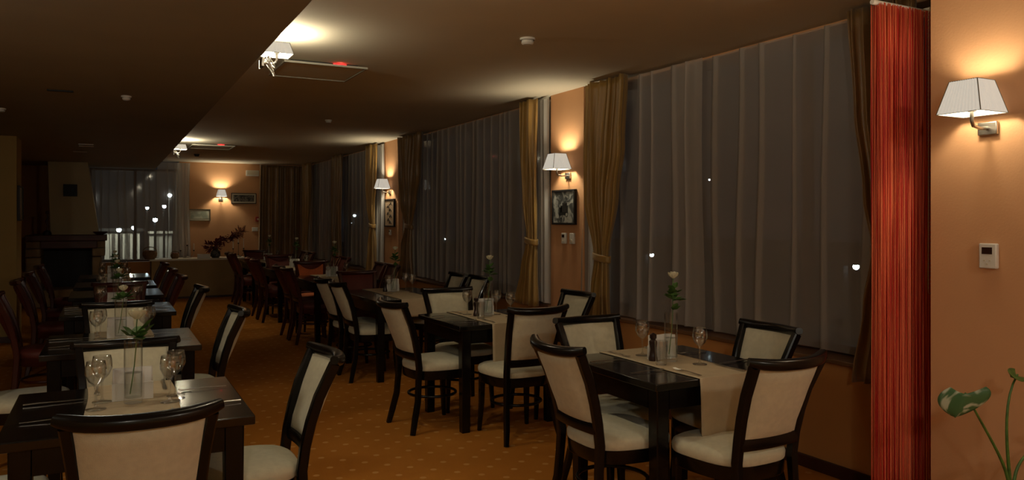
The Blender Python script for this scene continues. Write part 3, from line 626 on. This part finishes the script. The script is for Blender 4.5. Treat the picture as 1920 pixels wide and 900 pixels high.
# small tableware prototypes
def wineglass():
    return MB().lathe([(0, 0), (.036, 0), (.036, .003), (.008, .008), (.0042, .02), (.004, .075), (.008, .09), (.026, .108), (.038, .135), (.037, .16), (.032, .185), (.0308, .185), (.0355, .16), (.0365, .136), (.025, .110), (.006, .094), (0, .092)], 22).build('wine_glass', M['glass'], smooth='all')
def tumbler():
    return MB().lathe([(0, 0), (.026, 0), (.028, .006), (.033, .12), (.0315, .12), (.0265, .012), (0, .012)], 22).build('tumbler', M['glass'])
def vase():
    t = thing('bud_vase', '', 'vase')
    MB().lathe([(0, 0), (.032, 0), (.034, .004), (.034, .25), (.0318, .25), (.0318, .022), (0, .022)], 24).build('vase_body', M['vase_glass'], t)
    MB().lathe([(0, .023), (.031, .023), (.031, .12), (0, .12)], 20).build('water', M['water'], t); return t
def rose(h=.42, big=1):
    t = thing('rose', '', 'flower'); g = random.Random(h*100)
    MB().tube([(-.012, .0, .03), (.004, 0, .14), (.016, .005, .25), (.012, 0, h-.04), (.015, 0, h-.008)], .0022, 6).build('stem', M['green'], t)
    hd = MB()
    for ring, (R, n, tilt, hh) in enumerate(((.006, 3, .05, .034), (.013, 5, .25, .034), (.020, 6, .55, .030))):
        for k in range(n):
            a0 = 2*PI*k/n+ring*.5
            def f(u, v, a0=a0, R=R, n=n, tilt=tilt, hh=hh):
                a = a0+(u-.5)*2*PI/n*1.5; r = (R*(.35+.65*math.sin(min(1, v*1.3)*PI/2))+tilt*.012*v*v)*big; return (.015+r*math.cos(a), r*math.sin(a), h-.01+hh*big*v-.010*(2*u-1)**2*v*big)
            hd.grid(f, 4, 4)
    hd.build('flower_head', M['petal'], t, smooth='all')
    lf = MB()
    for k in range(16 if big == 1 else 9):
        a = g.uniform(0, 6.28); z = g.uniform(.25, h-.06); leaf_to(lf, (.012, 0, z), (math.cos(a), math.sin(a), g.uniform(-.1, .9)), g.uniform(.05, .075)*big, .038*big)
    lf.build('leaves', M['green'], t); return t
def napkins():
    t = thing('napkin_holder', '', 'napkin holder')
    h = MB(); h.box(-.075, .075, -.025, .025, 0, .006).box(-.075, .075, -.025, -.0225, .006, .07).box(-.075, .075, .0225, .025, .006, .07); h.build('holder', M['white'], t, bevel=.001)
    for k in range(4):
        def f(u, v, k=k): return (-.072+.144*u, -.017+.0115*k+.0035*math.sin(u*11+k*2), .007+.118*v)
        MB().grid(f, 24, 2).build('napkin', M['white_cloth'], t, solid=.006)
    return t
def pepper():
    return MB().lathe([(0, 0), (.022, 0), (.024, .01), (.018, .03), (.015, .06), (.02, .085), (.021, .10), (.012, .11), (.018, .118), (.018, .135), (0, .145)], 16).build('pepper_mill', M['pepper'])
def fork():
    t = thing('fork', '', 'fork'); MB().tube([(0, -.095, .004), (0, -.05, .005), (0, .0, .007), (0, .03, .006), (0, .048, .005)], [(.0065, .0012), (.005, .0012), (.0028, .0014), (.005, .0012), (.011, .001)], 8).build('handle', M['steel'], t)
    m = MB()
    for k in range(4): m.tube([(-.009+.006*k, .046, .005), (-.0085+.0057*k, .075, .003), (-.008+.0053*k, .098, .008)], .0013, 5)
    m.build('tines', M['steel'], t); return t
def knife():
    t = thing('knife', '', 'knife'); MB().tube([(0, -.11, .005), (0, -.06, .006), (0, -.01, .005)], [(.007, .003), (.0065, .003), (.005, .002)], 8).build('handle', M['steel'], t)
    MB().tube([(0, -.01, .005), (.002, .05, .004), (.001, .09, .004), (-.003, .11, .004)], [(.007, .0008), (.009, .0008), (.007, .0008), (.001, .0005)], 6).build('blade', M['steel'], t); return t
PR = dict(w=wineglass(), t=tumbler(), v=vase(), n=napkins(), p=pepper(), f=fork(), k=knife(), r=rose(.43), rs=rose(.30), rb=rose(.335, 1.25))
GR = dict(rs='roses in vases', w='wine glasses', t='tumblers', v='bud vases', n='napkin holders', p='pepper mills', f='forks', k='knives', r='roses in vases', rb='roses in vases')
CAT = dict(rs='rose', w='wine glass', t='tumbler', v='vase', n='napkin holder', p='pepper mill', f='fork', k='knife', r='rose', rb='rose')
ZT = .7555
def item(k, x, y, rot, label, z=ZT): put(PR[k], USED, (x, y, z), math.radians(rot), label, CAT[k], GR[k]+' on the dining tables')
def dress(x, y, L, row, i, glasses, level=2, bigrose=False, stem=True, sides=('aisle', 'opp'), tum=(), mill=True, rot=0, hold=(0, .075)):
    tn = tname(row, i); opp = 'window side' if row == 'W' else 'wall side'
    item('v', x+.0, y-.0, 0, 'clear cylinder bud vase on the '+tn)
    if stem: item('rb' if bigrose else 'r' if row == 'W' else 'rs', x, y, rot, 'cream rose standing in the vase on the '+tn, ZT+.006)
    item('n', x+hold[0], y+hold[1], 0, 'white napkin holder behind the vase on the '+tn)
    for (dx, dy, d) in glasses: item('w', x+dx, y+dy, 0, 'stemmed wine glass at the %s of the %s' % (d, tn))
    for (dx, dy, d) in tum: item('t', x+dx, y+dy, 0, 'plain glass tumbler at the %s of the %s' % (d, tn))
    if mill: item('p', x-.075, y+.05, 0, 'dark wooden pepper mill on the '+tn)
    if level > 1:
        # settings for the guests on the aisle and opposite side: cutlery parallel to X
        s_ = 1 if row == 'W' else -1
        z = ZT-.004
        for nm, sx in (('aisle side', -s_), (opp, s_)):
            g = 90 if sx > 0 else -90
            item('f', x+sx*.275, y-sx*.16*-1, g+rnd.uniform(-7, 7), 'steel fork lying on the %s of the %s' % (nm, tn), z)
            item('k', x+sx*.275, y+sx*.16*-1, g+rnd.uniform(-7, 7), 'steel knife lying on the %s of the %s' % (nm, tn), z)
        for nm, sy in (('near end', -1), ('far end', 1)):
            item('f', x-.13, y+sy*(L/2-.12), 0 if sy < 0 else 180, 'steel fork on the runner at the %s of the %s' % (nm, tn), z+.005)
            item('k', x+.13, y+sy*(L/2-.12), 0 if sy < 0 else 180, 'steel knife on the runner at the %s of the %s' % (nm, tn), z+.005)
rnd = random.Random(9)
XR = 2.57
# window row
table(XR, 3.15, .80, 'W', 0); runner(XR, 3.15, .80, 'W', 0, .28, seed=1)
dress(XR, 3.15, .80, 'W', 0, ((-.03, .20, 'far end'), (.07, -.14, 'near end')), tum=((-.11, -.06, 'middle'),))
chair('c', 2.18, 3.10, 0, 'W', 0, 'aisle'); chair('c', 2.52, 2.66, 92, 'W', 0, 'near'); chair('c', 2.50, 3.50, -90, 'W', 0, 'far'); chair('c', 2.88, 3.11, 177, 'W', 0, 'window')
table(XR-.02, 5.27, .80, 'W', 1); runner(XR-.02, 5.27, .80, 'W', 1, .30, seed=2)
dress(XR-.02, 5.27, .80, 'W', 1, ((-.10, .16, 'far end'), (.13, -.12, 'near end'), (.10, .06, 'window side')), tum=((-.10, -.08, 'middle'),))
chair('c', 2.10, 5.25, 5, 'W', 1, 'aisle'); chair('c', 2.51, 4.75, 90, 'W', 1, 'near'); chair('c', 2.51, 5.67, -92, 'W', 1, 'far'); chair('c', 3.00, 5.21, 182, 'W', 1, 'window')
table(XR-.02, 7.36, 1.20, 'W', 2); runner(XR-.02, 7.36, 1.20, 'W', 2, .16, seed=3)
dress(XR, 7.5, 1.20, 'W', 2, ((-.12, -.2, 'aisle side'), (.14, -.16, 'near window side'), (.14, .04, 'far window side')), level=1, tum=())
chair('c', 2.22, 7.11, 0, 'W', 2, 'aisle', 'nearer on '); chair('c', 2.20, 7.60, 2, 'W', 2, 'aisle', 'farther on '); chair('c', 3.02, 7.11, 180, 'W', 2, 'window', 'nearer on ')
chair('c', 3.0, 7.60, 180, 'W', 2, 'window', 'farther on '); chair('r', 2.47, 8.14, -90, 'W', 2, 'far')
YT = [9.75, 12.0, 14.25]
for i, y in enumerate(YT):
    table(XR-.02, y, 1.20, 'W', 3+i); runner(XR-.02, y, 1.20, 'W', 3+i, .16, seed=4+i)
    dress(XR, y+.12, 1.20, 'W', 3+i, ((-.12, -.2, 'aisle side'), (.14, -.12, 'window side')), level=1, mill=False)
    chair('r', 2.24, y-.245, rnd.uniform(-2, 2), 'W', 3+i, 'aisle', 'nearer on '); chair('r', 2.24, y+.25, rnd.uniform(-2, 2), 'W', 3+i, 'aisle', 'farther on ')
    chair('r', 2.92, y-.245, 180+rnd.uniform(-2, 2), 'W', 3+i, 'window', 'nearer on '); chair('r', 2.92, y+.25, 180+rnd.uniform(-2, 2), 'W', 3+i, 'window', 'farther on ')
    chair('o' if i == 0 else 'r', 2.5, y+.78, -90, 'W', 3+i, 'far')
    if i: chair('r', 2.52, y-.80, 90, 'W', 3+i, 'near')
# inner row
XL = .09
LY = [3.42, 5.28, 7.16, 8.72, 9.98, 11.4]
for i, y in enumerate(LY):
    table(XL-.01, y, .82 if i else .82, 'L', i); runner(XL, y, .82, 'L', i, .12, seed=10+i)
G2 = ((-.13, -.06, 'wall side'), (.13, -.05, 'aisle side'), (.16, .06, 'far aisle side'), (-.11, .07, 'far wall side'))
dress(XL, 3.42, .82, 'L', 0, G2, bigrose=True, mill=False, rot=20)
dress(XL-.02, 5.28, .82, 'L', 1, G2, mill=False)
dress(XL-.02, 7.16, .82, 'L', 2, G2, mill=False, level=2)
dress(XL-.02, 8.72, .82, 'L', 3, G2[:2], mill=False, level=1); dress(XL-.02, 9.98, .82, 'L', 4, G2[:2], mill=False, level=1); dress(XL-.02, 11.4, .82, 'L', 5, G2[:2], mill=False, level=1)
chair('c', .09, 2.90, 90, 'L', 0, 'near'); chair('c', .51, 3.38, 180, 'L', 0, 'aisle'); chair('c', .08, 3.76, -90, 'L', 0, 'far'); chair('c', -.42, 3.40, 0, 'L', 0, 'wall')
chair('c', .41, 5.23, 181, 'L', 1, 'aisle'); chair('c', .06, 5.68, -90, 'L', 1, 'far'); chair('c', -.42, 5.22, 0, 'L', 1, 'wall')
chair('c', .37, 7.11, 180, 'L', 2, 'aisle'); chair('r', .10, 7.58, -90, 'L', 2, 'far'); chair('r', -.42, 7.12, 1, 'L', 2, 'wall')
for i, yy in ((3, 8.67), (4, 9.93), (5, 11.35)):
    chair('r', .33, yy, 180, 'L', i, 'aisle'); chair('r', -.42, yy+.04, 1, 'L', i, 'wall')
# ---------------------------------------------------------------- potted plant by the near wall
px_, py_ = 3.05, 1.72
t = thing('potted_plant', 'potted plant with variegated leaves against the peach wall', 'plant', (px_, py_, 0))
MB().lathe([(0, 0), (.10, 0), (.135, .28), (.15, .36), (.135, .36), (.125, .31), (0, .31)], 24).build('pot', M['pot'], t)
MB().lathe([(0, .325), (.128, .32)], 20).build('soil', M['soil'], t)
def wp(u, v, Y=py_): X, Z = at(u, v, Y); return Vector((X-px_, 0, Z))
p0 = Vector((0, 0, .31)); a1 = wp(1810, 737)
def curve3(P, n=12):
    out = []
    for k in range(n+1):
        t_ = k/n; q = [Vector(p) for p in P]
        while len(q) > 1: q = [q[i].lerp(q[i+1], t_) for i in range(len(q)-1)]
        out.append(q[0])
    return out
j = wp(1893, 885)
s1 = curve3([p0, j, j, wp(1862, 830), wp(1830, 775), a1]); s2 = curve3([p0, j, j, wp(1880, 800), wp(1884, 740), wp(1908, 702)]); s3 = curve3([p0, wp(1896, 890), wp(1900, 870), wp(1925, 850), wp(1950, 830)])
for s_ in (s1, s2, s3):
    MB().tube(s_, [.0075-.004*k/12 for k in range(13)], 8, ref=(0, 1, 0)).build('stem', M['green'], t, smooth='all')
def heart(c, ax, side, L, W, name='leaf', m='vleaf', droop=.2):
    ax = Vector(ax).normalized(); side = Vector(side).normalized(); nn = ax.cross(side); c = Vector(c)
    def f(u, v):
        x = 2*u-1; wv = math.sin(PI*min(1, (v*.92+.08))**.62)**.8; back = -.16*abs(x)**1.5*(1-v)**2*1.6
        return c+ax*(L*(v+back))+side*(W*.5*x*wv)-nn*(droop*L*(v**2))-nn*(.10*W*(1-abs(x))*-1)
    MB().grid(f, 12, 14).build(name, M[m], t, smooth='all', solid=.0012)
heart(a1, (-.19, .25, -.9), (.53, -.83, .12), .098, .165, droop=.1)
heart(wp(1908, 702), (-.95, -.2, -.05), (.05, .8, .55), .10, .07, m='green')
heart(s3[-1], (.4, -.3, .1), (0, .6, .7), .12, .1, m='vleaf')
# ---------------------------------------------------------------- outside the windows, at night
struct('exterior_ground', box(-30, 60, 17.3, 70, -.6, -.5), M['asphalt'])
struct('exterior_ground_side', box(4.2, 60, -20, 17.3, -.6, -.5), M['asphalt'])
def street(u, v, Y, label, R=.05, est=1):
    R *= .55
    X, Z = at(u, v, Y); t = thing('street_lamp', label, 'street lamp', (X, Y, -.5), 0, 'lamps outside')
    MB().tube([(0, .12, 0), (0, .12, Z+.5)], [(.05, .05), (.03, .03)], 8).build('pole', M['black'], t)
    box(-.06, .06, -.05, .16, Z+.5+R*.6, Z+.5+R*.6+.03).build('lamp_head', M['black'], t)
    MB().lathe([(R*math.sin(a), Z+.5-R*math.cos(a)) for a in [PI*k/8 for k in range(9)]], 12).build('bulb', M['street'], t)
for k, (u, v, Y, R, w_) in enumerate(((223, 431, 27, .13, 'lowest one beside the mantel'), (251, 427, 28, .13, 'low one, second from the mantel'), (276, 390, 30, .10, 'tall one at the curtain fold'),
        (308, 387, 30, .12, 'tall one beside the pale sheer'), (318, 366, 32, .14, 'highest one'), (291, 412, 27, .13, 'middle one above the pale wall'))):
    street(u, v, Y, 'bright street lamp seen through the back window, '+w_, R)
for k, (u, v, Y, R, w_) in enumerate(((1222, 478, 8.0, .05, 'low one in the middle of the nearest window'), (1605, 500, 4.6, .05, 'low one beside the red string curtain'), (1330, 337, 9, .025, 'faint high one in the nearest window'),
        (835, 448, 19, .04, 'small one in the window between pillars'), (665, 404, 27, .10, 'higher one near the middle far drape'), (658, 418, 27, .06, 'lower one near the middle far drape'))):
    street(u, v, Y, 'street lamp seen through sheer, '+w_, R)
(x0, z1), (x1, _) = at(196, 434, 34), at(262, 434, 34)
t = thing('outbuilding', 'low pale building lit up outside the back window', 'building'); ob = MB()
box(x0, x1, 34, 37, -.5, z1).build('wall', M['outwall'], t); box(x0-.2, x1+.2, 33.8, 37.2, z1, z1+.12).build('roof', M['black'], t)
for k in range(4): 
    xx = x0+.25+(x1-x0-.2)*k/4; box(xx, xx+.12, 33.97, 34, -.5, z1-.1).build('pillar', M['art_dark'], t)
l = bpy.data.lights.new('bulb_light', 'POINT'); l.energy = 500; l.color = (1, .95, .75); l.shadow_soft_size = .3
o = bpy.data.objects.new('bulb_light', l); C.objects.link(o); o.parent = t; o.location = ((x0+x1)/2, 31.5, 2.2)
(x0, z1), (x1, _) = at(280, 438, 32), at(322, 438, 32)
t = thing('garden_wall', 'pale free-standing wall lit outside beside the street lamps', 'garden wall')
box(x0, x1, 32, 32.3, -.5, z1).build('masonry', M['outwall'], t); box(x0-.05, x1+.05, 31.95, 32.35, z1, z1+.08).build('coping', M['outwall'], t)
